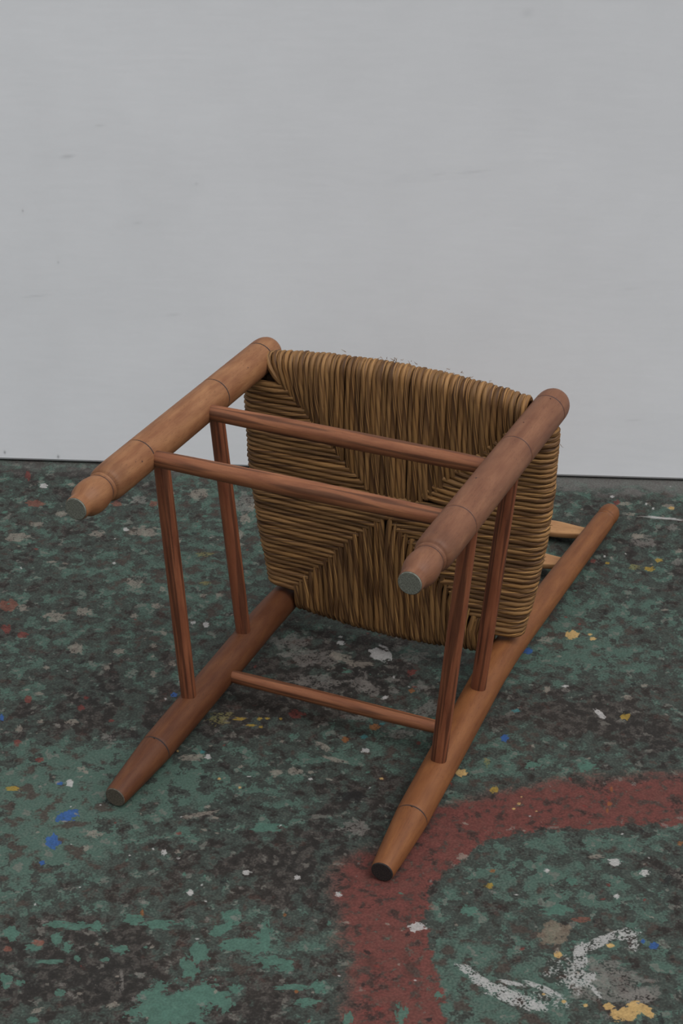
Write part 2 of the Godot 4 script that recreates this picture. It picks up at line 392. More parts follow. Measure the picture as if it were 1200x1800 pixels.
func floor_texture(area: Rect2, px: int, with_marks: bool) -> Array:
	var big := field(101, 3.0, 3, area, px)
	var chip := field(102, 25.0, 6, area, px, 0.02, 16.0)
	var mid := field(103, 62.0, 5, area, px, 0.010, 40.0)
	var fine := field(104, 260.0, 3, area, px)
	var spot := field(105, 34.0, 4, area, px, 0.006, 60.0)
	# worn / kept influence
	var wears := soft_image(px, area, 128, func(p: Vector2) -> float:
		var t := 0.0
		for k in range(0, wear.size(), 5):
			var dx: float = (p.x * 1000.0 - wear[k]) / wear[k + 2]
			var dz: float = (p.y * 1000.0 - wear[k + 1]) / wear[k + 3]
			var e := dx * dx + dz * dz
			if e < 8.0:
				t += wear[k + 4] * exp(-e * 0.8)
		return clampf(0.5 + t, 0.0, 1.0))
	# red lane: signed distance, 0.5 on the edge, 60 mm for the full range
	var poly := PackedVector2Array()
	for k in range(0, red_lane.size(), 2):
		poly.append(Vector2(red_lane[k], red_lane[k + 1]))
	var reds := soft_image(px, area, 192 if with_marks else 256, func(p: Vector2) -> float:
		var q := p * 1000.0
		var best := 1e9
		for k in poly.size():
			var c := Geometry2D.get_closest_point_to_segment(q, poly[k], poly[(k + 1) % poly.size()])
			best = minf(best, c.distance_to(q))
		var s := 1.0 if Geometry2D.is_point_in_polygon(q, poly) else -1.0
		return clampf(0.5 + s * best / 60.0, 0.0, 1.0))

	var rows := 64
	var parts := []
	var heights := []
	parts.resize(px / rows)
	heights.resize(px / rows)
	var step := area.size.x / px
	var job := func(n: int) -> void:
		var o := PackedByteArray()
		o.resize(rows * px * 3)
		var hh := PackedByteArray()
		hh.resize(rows * px)
		var at := n * rows * px
		for i in rows * px:
			var q := at + i
			var c1 := chip[q] / 255.0 - 0.5
			var c2 := mid[q] / 255.0 - 0.5
			var c3 := fine[q] / 255.0 - 0.5
			var bg := big[q] / 255.0 - 0.5
			var sp := spot[q] / 255.0 - 0.5
			var wr := wears[q] / 255.0 - 0.5
			# bare, dirty ground
			var r := 53.0 + 26.0 * c2 + 20.0 * bg
			var g := 48.0 + 24.0 * c2 + 12.0 * bg
			var b := 44.0 + 24.0 * c2 + 8.0 * bg
			var hgt := 90.0
			# grey-brown film
			var f1 := smoothstep(0.02, 0.10, c2 - 0.4 * c1 + 0.1 * bg)
			r += (78.0 - r) * 0.55 * f1
			g += (72.0 - g) * 0.55 * f1
			b += (67.0 - b) * 0.55 * f1
			# old dark green coat
			var t := c1 + 0.35 * c2 + 0.5 * bg + wr
			var f2 := smoothstep(-0.26, -0.08, t + 0.12 * c3)
			f2 *= 0.72 + 0.25 * smoothstep(-0.12, 0.1, c2 + 0.3 * c3)
			r += (62.0 - r) * f2
			g += (70.0 - g) * f2
			b += (64.0 - b) * f2
			# pale green coat on top, chipped
			var f3 := smoothstep(0.05, 0.10, t + 0.16 * c3 + 0.45 * sp)
			f3 *= 0.25 + 0.65 * smoothstep(-0.14, 0.16, sp + 0.3 * c3 + 0.6 * wr)
			r += (76.0 - r) * f3
			g += (98.0 - g) * f3
			b += (87.0 - b) * f3
			hgt += 60.0 * f3 + 20.0 * f2
			# scuffed haze of pale dust, in fine streaks and crumbs
			var f8 := smoothstep(0.02, 0.22, c3 + 0.6 * c2 - 0.5 * sp + 0.25 * bg) * 0.24
			r += (96.0 - r) * f8
			g += (94.0 - g) * f8
			b += (86.0 - b) * f8
			# red lane
			var rd := reds[q] / 255.0 - 0.5
			if rd > -0.45:
				var xx := area.position.x + (q % px + 0.5) * step
				var zz := area.position.y + (q / px + 0.5) * step
				var inner := smoothstep(-0.005, 0.012, minf(xx - 0.098, zz - 0.795))      # the taped inner edge is crisp, the outer one scuffed away
				var fr := smoothstep(lerpf(-0.10, -0.03, inner), lerpf(0.42, 0.05, inner), rd + lerpf(0.55, 0.30, inner) * c1 + 0.25 * c2 + lerpf(0.2, 0.05, inner) * c3) * (0.86 - 0.5 * smoothstep(0.05, 0.22, -c2 - 0.5 * c1 + 0.2 * c3))
				r += (106.0 + 30.0 * c2 - r) * fr
				g += (57.0 + 10.0 * c2 - g) * fr
				b += (51.0 + 10.0 * c2 - b) * fr
			# pale grey dabs
			var f4 := smoothstep(0.215, 0.25, sp + 0.35 * c2 - 0.3 * maxf(rd, 0.0)) * 0.6
			r += (112.0 - r) * f4
			g += (108.0 - g) * f4
			b += (100.0 - b) * f4
			hgt += 40.0 * f4
			# reddish brown stains and black grime
			var f5 := smoothstep(0.16, 0.26, -sp + 0.3 * bg) * 0.45
			r += (70.0 - r) * f5
			g += (48.0 - g) * f5
			b += (42.0 - b) * f5
			var f6 := smoothstep(0.17, 0.30, -c1 - 0.3 * c3) * 0.35
			r += (34.0 - r) * f6
			g += (31.0 - g) * f6
			b += (29.0 - b) * f6
			# bare cement along the wall
			var z := area.position.y + (q / px + 0.5) * step
			if z < 0.07:
				var x := area.position.x + (q % px + 0.5) * step
				var f7 := (1.0 - smoothstep(0.004, 0.05, z + 0.06 * c1 - 0.012 * smoothstep(0.2, 0.4, x))) * (0.45 + 0.35 * smoothstep(0.1, 0.35, x))
				r += (112.0 - r) * f7
				g += (109.0 - g) * f7
				b += (105.0 - b) * f7
			var gr := 1.0 + 0.30 * c3
			o[i * 3] = int(clampf(r * gr, 0, 255))
			o[i * 3 + 1] = int(clampf(g * gr, 0, 255))
			o[i * 3 + 2] = int(clampf(b * gr, 0, 255))
			hh[i] = int(clampf(hgt + 30.0 * c3 + 20.0 * c2, 0, 255))
		parts[n] = o
		heights[n] = hh
	var task := WorkerThreadPool.add_group_task(job, px / rows)
	WorkerThreadPool.wait_for_group_task_completion(task)
	var data := PackedByteArray()
	var hd := PackedByteArray()
	for n in px / rows:
		data.append_array(parts[n])
		hd.append_array(heights[n])
	if with_marks:
		stamp_marks(data, hd, mid, fine, chip, area, px)
	return [Image.create_from_data(px, px, false, Image.FORMAT_RGB8, data), Image.create_from_data(px, px, false, Image.FORMAT_L8, hd)]


# Splashes and dabs of paint: an ellipse with a ragged edge, solid or scraped
func stamp_marks(data: PackedByteArray, hd: PackedByteArray, mid: PackedByteArray, fine: PackedByteArray, chip: PackedByteArray, area: Rect2, px: int) -> void:
	# colour, opacity, raggedness, scraped-off share
	var look := {
		"teal": [lin(76, 106, 93), 0.9, 1.6, 0.0], "greypatch": [lin(118, 112, 106), 0.62, 1.7, 0.30], "pale": [lin(134, 124, 113), 0.72, 1.5, 0.22],
		"scratch": [lin(150, 148, 144), 0.75, 1.3, 0.62], "scrape": [lin(158, 156, 152), 0.92, 1.2, 0.36], "tan": [lin(124, 108, 92), 0.7, 0.9, 0.15],
		"olive": [lin(122, 112, 66), 0.6, 1.6, 0.4], "reddish": [lin(116, 54, 48), 0.7, 1.3, 0.2], "salmon": [lin(134, 76, 62), 0.6, 1.0, 0.15], "orange": [lin(142, 84, 46), 0.7, 1.3, 0.1],
		"cyan": [lin(60, 116, 118), 0.7, 1.3, 0.0], "black": [lin(30, 29, 29), 0.6, 1.5, 0.1], "blue": [lin(50, 84, 142), 0.85, 1.2, 0.10], "yellow": [lin(156, 126, 52), 0.8, 1.4, 0.1],
		"cream": [lin(184, 150, 96), 0.92, 1.1, 0.03], "white": [lin(172, 168, 164), 0.9, 1.4, 0.05],
	}
	var list := []
	for kind in look:
		var a: Array = marks[kind]
		for k in range(0, a.size(), 5):
			list.append([kind, a[k] * 0.001, a[k + 1] * 0.001, a[k + 2] * 0.001, a[k + 3] * 0.001, deg_to_rad(a[k + 4])])
	# countless small specks over the whole floor
	var rng := RandomNumberGenerator.new()
	rng.seed = 77
	var kinds := ["pale", "pale", "pale", "greypatch", "greypatch", "greypatch", "white", "black", "black", "black", "teal", "reddish"]
	for k in 900:
		var s := rng.randf_range(0.0007, 0.0021) * (1.0 if rng.randf() < 0.8 else 1.9)
		var kd: String = kinds[rng.randi() % kinds.size()]
		if kd == "white" or kd == "cream":
			s = minf(s, 0.0011)
		list.append([kd, area.position.x + rng.randf() * area.size.x, area.position.y + rng.randf() * area.size.y, s * rng.randf_range(1.0, 2.2), s, rng.randf() * PI])
	var step := area.size.x / px
	var shape := noise(19, 0.9, 4)
	for e in list:
		e.append(rng.randf_range(0.0, 900.0))
	for e in list:
		var lk: Array = look[e[0]]
		var col: Color = lk[0]
		var ragged: float = lk[2]
		var ca := cos(e[5])
		var sa := sin(e[5])
		var reach: float = maxf(e[3], e[4]) * 1.7 + 0.001
		var x0 := maxi(0, int((e[1] - reach - area.position.x) / step))
		var x1 := mini(px - 1, int((e[1] + reach - area.position.x) / step))
		var y0 := maxi(0, int((e[2] - reach - area.position.y) / step))
		var y1 := mini(px - 1, int((e[2] + reach - area.position.y) / step))
		var soft: float = step * 0.9 / maxf(minf(e[3], e[4]), 0.0005)
		for y in range(y0, y1 + 1):
			for x in range(x0, x1 + 1):
				var dx: float = area.position.x + (x + 0.5) * step - e[1]
				var dz: float = area.position.y + (y + 0.5) * step - e[2]
				var u: float = (dx * ca + dz * sa) / e[3]
				var v: float = (-dx * sa + dz * ca) / e[4]
				var q := y * px + x
				var n1 := mid[q] / 255.0 - 0.5
				var n2 := fine[q] / 255.0 - 0.5
				var n4 := shape.get_noise_2d(u + e[6], v - e[6])
				var d := sqrt(u * u + v * v) + ragged * (0.55 * n4 + 0.3 * n2)
				var k := 1.0 - smoothstep(1.0 - soft, 1.0 + soft, d)
				if k <= 0.0:
					continue
				if lk[3] > 0.0:
					k *= smoothstep(lk[3] - 0.62, lk[3] - 0.42, 0.9 * n1 + 1.1 * n2)
				k *= lk[1]
				var sh := 1.0 + 0.18 * n1 + 0.25 * n2
				data[q * 3] = int(clampf(lerpf(data[q * 3], col.r * 255.0 * sh, k), 0, 255))
				data[q * 3 + 1] = int(clampf(lerpf(data[q * 3 + 1], col.g * 255.0 * sh, k), 0, 255))
				data[q * 3 + 2] = int(clampf(lerpf(data[q * 3 + 2], col.b * 255.0 * sh, k), 0, 255))
				hd[q] = int(clampf(hd[q] + 55.0 * k, 0, 255))


func floor_material(called: String, pair: Array, bump: float) -> StandardMaterial3D:
	var m := StandardMaterial3D.new()
	m.resource_name = called
	m.albedo_texture = ImageTexture.create_from_image(pair[0])
	m.albedo_color = lin(230, 230, 230)
	if bump > 0.0:
		var him: Image = pair[1]
		him.convert(Image.FORMAT_RGBA8)
		him.bump_map_to_normal_map(bump)
		m.normal_enabled = true
		m.normal_texture = ImageTexture.create_from_image(him)
		m.normal_scale = 0.5
	m.roughness = 0.72
	m.metallic_specular = 0.3
	return m


func make_floor() -> void:
	var hero := floor_material("painted_floor", floor_texture(HERO, HERO_PX, true), 1.5)
	var wide := floor_material("painted_floor_wide", floor_texture(WIDE, WIDE_PX, false), 0.0)
	var h := HERO
	var w := WIDE
	var uv := func(p: Vector3, a: Rect2) -> Vector2: return Vector2((p.x - a.position.x) / a.size.x, (p.z - a.position.y) / a.size.y)
	var top := func(x0: float, z0: float, x1: float, z1: float) -> Array: return [Vector3(x0, 0, z0), Vector3(x1, 0, z0), Vector3(x1, 0, z1), Vector3(x0, 0, z1)]
	var strips := [
		top.call(w.position.x, w.position.y, w.end.x, h.position.y), top.call(w.position.x, h.end.y, w.end.x, w.end.y),
		top.call(w.position.x, h.position.y, h.position.x, h.end.y), top.call(h.end.x, h.position.y, w.end.x, h.end.y),
	]
	var sides := block(Vector3(w.position.x, -0.12, w.position.y), Vector3(w.end.x, 0, w.end.y))
	sides.remove_at(0)
	var uvs := []
	for q in strips + sides:
		uvs.append([uv.call(q[0], w), uv.call(q[1], w), uv.call(q[2], w), uv.call(q[3], w)])
	var mesh := quads(strips + sides, uvs)
	var hq: Array = top.call(h.position.x, h.position.y, h.end.x, h.end.y)
	var hm := quads([hq], [[uv.call(hq[0], h), uv.call(hq[1], h), uv.call(hq[2], h), uv.call(hq[3], h)]])
	mesh.add_surface_from_arrays(Mesh.PRIMITIVE_TRIANGLES, hm.surface_get_arrays(0))
	mesh.surface_set_material(0, wide)
	mesh.surface_set_material(1, hero)
	var o := MeshInstance3D.new()
	o.name = "floor"
	o.mesh = mesh
	add_child(o, true)
	struct(o, "worn green studio floor spattered with old paint and crossed by a red painted lane")


# ---------------------------------------------------------------- wall
func make_wall() -> void:
	var n := 1024
	var size := 2.4
	var a := noise(201, 0.004, 3).get_seamless_image(n, n)
	var brush := grain_image(203, n, n, 1, 0.02, 4)
	var fib := noise(205, 0.25, 2).get_seamless_image(n / 8, n)
	fib.resize(n, n, Image.INTERPOLATE_CUBIC)
	fib.convert(Image.FORMAT_L8)
	a.convert(Image.FORMAT_L8)
	var ad := a.get_data()
	var fd := fib.get_data()
	var out := PackedByteArray()
	out.resize(n * n * 3)
	var hg := PackedByteArray()
	hg.resize(n * n)
	for i in n * n:
		var k := 1.0 + 0.035 * (ad[i] / 255.0 - 0.5) + 0.018 * (brush[i] / 255.0 - 0.5) + 0.010 * (fd[i] / 255.0 - 0.5)
		out[i * 3] = int(clampf(236.0 * k, 0, 255))
		out[i * 3 + 1] = int(clampf(236.0 * k, 0, 255))
		out[i * 3 + 2] = int(clampf(237.0 * k, 0, 255))
		hg[i] = int(clampf(60.0 + 0.5 * fd[i] + 0.2 * brush[i], 0, 255))
	# scuffs and specks: x, y on the wall (m), half length, half height (mm), darkening
	var scuffs := [
		-0.376, 0.474, 9, 1.6, 0.10, -0.512, 0.491, 6, 1.4, 0.10, -0.498, 0.255, 5, 4, 0.05, -0.435, 0.268, 17, 0.7, 0.06, -0.445, 0.394, 1.0, 1.0, 0.18, -0.40, 0.32, 1.0, 1.0, 0.12,
		-0.42, 0.012, 1.6, 1.6, 0.35, -0.50, 0.018, 1.4, 1.4, 0.3, -0.20, 0.44, 2.0, 1.5, 0.06, -0.17, 0.80, 12, 1.5, 0.05, -0.01, 0.86, 2.0, 1.4, 0.12, 0.13, 0.46, 10, 1.0, 0.03,
		0.18, 0.465, 20, 0.8, 0.05, 0.24, 0.68, 8, 5, 0.04, 0.27, 0.72, 12, 2, 0.04, -0.33, 0.52, 7, 1.0, 0.05, -0.285, 0.38, 6, 1.2, 0.05, 0.42, 0.1, 12, 1.0, 0.04, 0.40, 0.30, 14, 1.2, 0.03, -0.24, 0.245, 10, 1.4, 0.04,
	]
	for s in range(0, scuffs.size(), 5):
		for y in range(-24, 25):
			for x in range(-60, 61):
				var px := int(posmod((scuffs[s] + size * 0.5) / size * n + x, n))
				var py := int(posmod((-scuffs[s + 1]) / size * n + y, n))
				var e: float = pow(x * size * 1000.0 / n / scuffs[s + 2], 2) + pow((y + x * 0.12) * size * 1000.0 / n / (scuffs[s + 3] + 0.8), 2)
				var i := py * n + px
				var k: float = 1.0 - scuffs[s + 4] * exp(-e) * (0.6 + 0.8 * brush[i] / 255.0)
				for c in 3:
					out[i * 3 + c] = int(out[i * 3 + c] * k)
	var him := Image.create_from_data(n, n, false, Image.FORMAT_L8, hg)
	him.convert(Image.FORMAT_RGBA8)
	him.bump_map_to_normal_map(1.0)
	var m := StandardMaterial3D.new()
	m.resource_name = "wall_paint"
	m.albedo_texture = ImageTexture.create_from_image(Image.create_from_data(n, n, false, Image.FORMAT_RGB8, out))
	m.normal_enabled = true
	m.normal_texture = ImageTexture.create_from_image(him)
	m.normal_scale = 0.08
	m.roughness = 0.75
	m.metallic_specular = 0.3
	m.uv1_scale = Vector3(1.0 / size, 1.0 / size, 1)
	m.uv1_offset = Vector3(0.5, 0, 0)
	# the board wall stops a few millimetres above the floor; its lower edge is slightly rounded
	var f := block(Vector3(-3.1, 0.0026, -0.12), Vector3(3.1, 2.7, 0))
	f[2] = [Vector3(-3.1, 2.7, 0), Vector3(3.1, 2.7, 0), Vector3(3.1, 0.0065, 0), Vector3(-3.1, 0.0065, 0)]
	f[1] = [Vector3(-3.1, 0.0026, -0.003), Vector3(3.1, 0.0026, -0.003), Vector3(3.1, 0.0026, -0.12), Vector3(-3.1, 0.0026, -0.12)]
	f.append([Vector3(-3.1, 0.0065, 0), Vector3(3.1, 0.0065, 0), Vector3(3.1, 0.0026, -0.003), Vector3(-3.1, 0.0026, -0.003)])
	var o := put("wall_back", quads(f), m, self)
	struct(o, "plain white painted wall behind the overturned chair")
	plain("gap", lin(40, 38, 36), 0.95)  # added block closes the gap against light; its dark colour paints the shade
	var g := put("trim_1", quads(block(Vector3(-3.1, 0, -0.11), Vector3(3.1, 0.0026, -0.014))), M["gap"], self)
	struct(g, "added dark strip closing the gap under the white wall against light from behind")


# ---------------------------------------------------------------- chair
const SEAT := 0.42      # height of the seat rails above the feet, measured along the legs

var chair: Node3D


# chair axes: x across, y up from the floor (the chair's front), s from feet to top
func at(x: float, y: float, s: float) -> Vector3:
	return Vector3(x, y, -s)


func front_axis(side: float, s: float) -> Vector3:
	var t := (s - 0.0025) / 0.4477
	return at(side * lerpf(0.1831, 0.1809, t), lerpf(0.3692, 0.3637, t), s)


func back_axis(side: float, s: float) -> Vector3:
	var a := Vector2(lerpf(0.1592, 0.1484, s / 0.381), lerpf(0.0131, 0.0425, s / 0.381))
	var u := (s - 0.381) / 0.468
	var b := Vector2(lerpf(0.1484, 0.1517, u), lerpf(0.0425, 0.0150, u))
	var k := smoothstep(0.331, 0.431, s)
	var p := a.lerp(b, k) if s > 0.331 and s < 0.431 else (a if s <= 0.331 else b)
	if s > 0.331 and s < 0.431:
		var h := (s - 0.381) / 0.05
		var kk := 0.25 * (h + 1.0) * (h + 1.0) * 0.05     # rounded corner
		var slope_a := (Vector2(0.1484, 0.0425) - Vector2(0.1592, 0.0131)) / 0.381
		var slope_b := (Vector2(0.1517, 0.0150) - Vector2(0.1484, 0.0425)) / 0.468
		p = a + (slope_b - slope_a) * kk
	return at(side * p.x, p.y, s)


# turned profile as (s, r) pairs, refined so that long stretches follow a bent axis
func turned(axis: Callable, side: float, prof: Array, tone: Callable, v0: float) -> ArrayMesh:
	var c := PackedVector3Array()
	var r := PackedFloat32Array()
	var cols := PackedColorArray()
	for k in prof.size() - 1:
		var n := maxi(1, int((prof[k + 1][0] - prof[k][0]) / 0.012))
		for j in n:
			var t := float(j) / n
			var s := lerpf(prof[k][0], prof[k + 1][0], t)
			c.append(axis.call(side, s))
			r.append(lerpf(prof[k][1], prof[k + 1][1], t))
			cols.append(tone.call(s))
	var last: Array = prof[prof.size() - 1]
	c.append(axis.call(side, last[0]))
	r.append(last[1])
	cols.append(tone.call(last[0]))
	return sweep(c, r, 40, cols, true, true, v0)


func band(axis: Callable, side: float, s: float, half: float, r: float, called: String, mat: Material, parent: Node) -> void:
	var c := PackedVector3Array()
	for k in [-1.0, -0.5, 0.5, 1.0]:
		c.append(axis.call(side, s + half * k))
	put(called, sweep(c, PackedFloat32Array([r - 0.0006, r, r, r - 0.0006]), 40, PackedColorArray(), true, true), mat, parent)


func groove(prof: Array, s: float, half: float, depth: float) -> Array:
	var out := []
	var done := false
	var r := 0.0
	for k in prof.size():
		if not done and prof[k][0] > s:
			var a: Array = prof[k - 1]
			var t: float = (s - a[0]) / (prof[k][0] - a[0])
			r = lerpf(a[1], prof[k][1], t)
			out.append_array([[s - half - 0.0005, r], [s - half, r - depth * 0.3], [s - half * 0.7, r - depth], [s + half * 0.7, r - depth], [s + half, r - depth * 0.3], [s + half + 0.0005, r]])
			done = true
		out.append(prof[k])
	return out


func foot_end(axis: Callable, side: float, r: float, mat: Material, parent: Node, label: String) -> void:
	var a: Vector3 = axis.call(side, 0.0)
	var b: Vector3 = axis.call(side, 0.01)
	var d := (b - a).normalized()
	var c := PackedVector3Array([a - d * 0.0012, a - d * 0.0008, a + d * 0.0015])
	var o := put("foot_end", sweep(c, PackedFloat32Array([r - 0.0009, r - 0.0002, r + 0.00005]), 36, PackedColorArray(), true, true), mat, parent)
	o.set_meta("label", label)


func make_front_leg(side: float, mat: Material, end_mat: Material, end_label: String, v0: float) -> void:
	var q := 0.0179 if side > 0 else 0.0190     # the turned ball above the foot
	var p := [[0.0, 0.0126], [0.0015, 0.0130], [0.006, 0.0131], [0.0085, 0.0129], [0.0105, 0.0131], [0.0125, 0.0139], [0.0155, 0.0154], [0.0195, q - 0.0014], [0.0245, q - 0.0004], [0.030, q], [0.036, q - 0.0002], [0.0415, q - 0.0010], [0.0455, q - 0.0020], [0.0480, 0.0158], [0.0488, 0.0152], [0.0498, 0.0152],
		[0.0503, 0.0162], [0.0512, 0.0170], [0.0524, 0.0173], [0.0536, 0.0170], [0.0545, 0.0162], [0.0550, 0.0154], [0.0560, 0.0155], [0.0566, 0.0168], [0.0580, 0.0184], [0.0605, 0.0195], [0.064, 0.0201], [0.072, 0.0204], [0.085, 0.0205], [0.2, 0.0205], [0.4, 0.0203], [0.436, 0.0202],
		[0.442, 0.0198], [0.447, 0.0189], [0.4515, 0.0173], [0.4550, 0.0148], [0.4575, 0.0115], [0.4590, 0.0075], [0.4597, 0.0035], [0.4599, 0.0]]
	for s in [0.1314, 0.307, 0.4236]:
		p = groove(p, s, 0.0014, 0.0009)
	var tone := func(s: float) -> Color:
		# darker behind the turned ball, bare wood on the rim of the foot
		var k := 1.0 - 0.18 * (1.0 - smoothstep(0.004, 0.02, absf(s - 0.066))) + 0.28 * (1.0 - smoothstep(0.002, 0.007, absf(s - 0.0105)))
		return Color(k, k, k)
	var leg := put("leg", turned(front_axis, side, p, tone, v0), mat, chair)
	for s in [0.1314, 0.307, 0.4236]:
		band(front_axis, side, s, 0.0011 if side > 0 else 0.0013, 0.0199, "scored_ring", M["groove_brown"] if side > 0 else M["burnt_line"], leg)
	for s in [0.0493, 0.0555]:
		band(front_axis, side, s, 0.0006, 0.0156, "scored_ring", M["groove_brown"], leg)
	foot_end(front_axis, side, 0.0124, end_mat, leg, end_label)
	# small nail holes: distance along the leg, angle round it, radius in millimetres
	for h in ([[0.3447, 98.2, 0.9], [0.1978, 104.2, 1.6], [0.4173, 77.6, 1.0]] if side > 0 else [[0.1066, 28.1, 1.2], [0.0971, 39.6, 0.6], [0.3656, 44.1, 0.8]]):
		var n := Vector3(cos(deg_to_rad(h[1])), sin(deg_to_rad(h[1])), 0)
		var at_leg: Vector3 = front_axis(side, h[0])
		var c := PackedVector3Array([at_leg + n * 0.0150, at_leg + n * 0.0201, at_leg + n * 0.0206])
		var rr: float = h[2] * 0.001
		put("nail_hole", sweep(c, PackedFloat32Array([rr, rr, rr * 0.8]), 10, PackedColorArray(), true, true, 0.0, 0.5, Vector3(0, 0.1, 1)), M["groove_brown"], leg)


func make_back_leg(side: float, mat: Material, end_mat: Material, end_label: String, v0: float) -> void:
	var p := [[0.0, 0.0122], [0.0025, 0.0129], [0.03, 0.0149], [0.06, 0.0168], [0.0865, 0.0184], [0.092, 0.0187], [0.15, 0.0190], [0.30, 0.0192], [0.38, 0.0190], [0.46, 0.0178], [0.60, 0.0166], [0.75, 0.0153], [0.815, 0.0146],
		[0.8182, 0.0142], [0.8192, 0.0125], [0.8208, 0.0125], [0.8222, 0.0138], [0.8242, 0.0142], [0.8262, 0.0138], [0.8275, 0.0122], [0.8297, 0.0122], [0.8315, 0.0136], [0.836, 0.0144], [0.842, 0.0145], [0.848, 0.0140], [0.853, 0.0127], [0.857, 0.0104], [0.8595, 0.0072], [0.861, 0.0036], [0.8614, 0.0]]
	p = groove(p, 0.0877, 0.0019, 0.0009)
	# the polish has worn off towards the top of the posts, where the wood is paler
	var tone := func(s: float) -> Color:
		var k := smoothstep(0.36, 0.62, s)
		return Color(1.0 + 0.20 * k, 1.0 + 0.36 * k, 1.0 + 0.30 * k)
	var leg := put("leg", turned(back_axis, side, p, tone, v0), mat, chair)
	band(back_axis, side, 0.0877, 0.0017, 0.0180, "scored_ring", M["burnt_line"], leg)
	for s in [0.8200, 0.8286]:
		band(back_axis, side, s, 0.0007, 0.0126, "scored_ring", M["groove_brown"], leg)
	foot_end(back_axis, side, 0.0122, end_mat, leg, end_label)


func stretcher(a: Vector3, b: Vector3, r0: float, r1: float, v0: float, shade := 1.0) -> void:
	var c := PackedVector3Array()
	var r := PackedFloat32Array()
	var cols := PackedColorArray()
	for k in 25:
		var t := k / 24.0
		c.append(a.lerp(b, t))
		r.append(lerpf(r0, r1, pow(sin(t * PI), 0.8)))
		var e := minf(t, 1.0 - t) * a.distance_to(b)
		var g := 1.0 - 0.22 * (1.0 - smoothstep(0.018, 0.034, e))      # old glue and dirt at the joints
		cols.append(Color(g * shade, g * shade * shade, g * shade * shade))
	put("stretcher", sweep(c, r, 28, cols, true, true, v0), M["wood_stretcher"], chair)


func slat(sc: float, v0: float, tall: float) -> void:
	var nx := 48
	var ns := 28
	var V := PackedVector3Array()
	var N := PackedVector3Array()
	var U := PackedVector2Array()
	var I := PackedInt32Array()
	var post := back_axis(1.0, sc)
	for i in nx + 1:
		var u := -1.0 + 2.0 * i / nx
		var x := u * (post.x + 0.002)
		var e := absf(u)
		var y := post.y - 0.0105 * (1.0 - u * u)
		var slope := 2.0 * 0.0105 * u / post.x
		var half := 0.0095 + tall * (1.0 - smoothstep(0.58, 0.98, e)) + 0.003 * (1.0 - smoothstep(0.0, 0.6, e))
		var lift := 0.004 * (1.0 - smoothstep(0.5, 0.95, e))
		var nn := Vector3(-slope, 1, 0).normalized()
		for j in ns + 1:
			var a := TAU * j / ns
			var ca := cos(a)
			var sa := sin(a)
			var px := signf(ca) * pow(absf(ca), 0.35)
			var py := signf(sa) * pow(absf(sa), 0.35)
			V.append(at(x, y, sc + lift + px * half) + nn * (py * 0.0046))
			var q := Vector2(signf(ca) * pow(absf(px), 4.7) / half, signf(sa) * pow(absf(py), 4.7) / 0.0046).normalized()
			N.append((Vector3(0, 0, -1) * q.x + nn * q.y).normalized())
			U.append(Vector2(float(j) / ns * 0.8, v0 + x / 0.5))
	var w := ns + 1
	for i in nx:
		for j in ns:
			var q := i * w + j
			I.append_array([q, q + w + 1, q + 1, q, q + w, q + w + 1])
	var A := []
	A.resize(Mesh.ARRAY_MAX)
	A[Mesh.ARRAY_VERTEX] = V
	A[Mesh.ARRAY_NORMAL] = N
	A[Mesh.ARRAY_TEX_UV] = U
	A[Mesh.ARRAY_INDEX] = I
	var m := ArrayMesh.new()
	m.add_surface_from_arrays(Mesh.PRIMITIVE_TRIANGLES, A)
	put("back_slat", m, M["wood_slat"], chair)


func diag(pts: Array, v: float, by_x: bool) -> float:
	# the other coordinate of a line of points at v
	var a := 0 if by_x else 1
	var b := 1 if by_x else 0
	for k in pts.size() - 1:
		var p: Vector2 = pts[k]
		var q: Vector2 = pts[k + 1]
		if (v - p[a]) * (v - q[a]) <= 0.0 and p[a] != q[a]:
			return lerpf(p[b], q[b], (v - p[a]) / (q[a] - p[a]))
	var e: Vector2 = pts[0] if absf(v - pts[0][a]) < absf(v - pts[pts.size() - 1][a]) else pts[pts.size() - 1]
	return e[b]


var rng := RandomNumberGenerator.new()


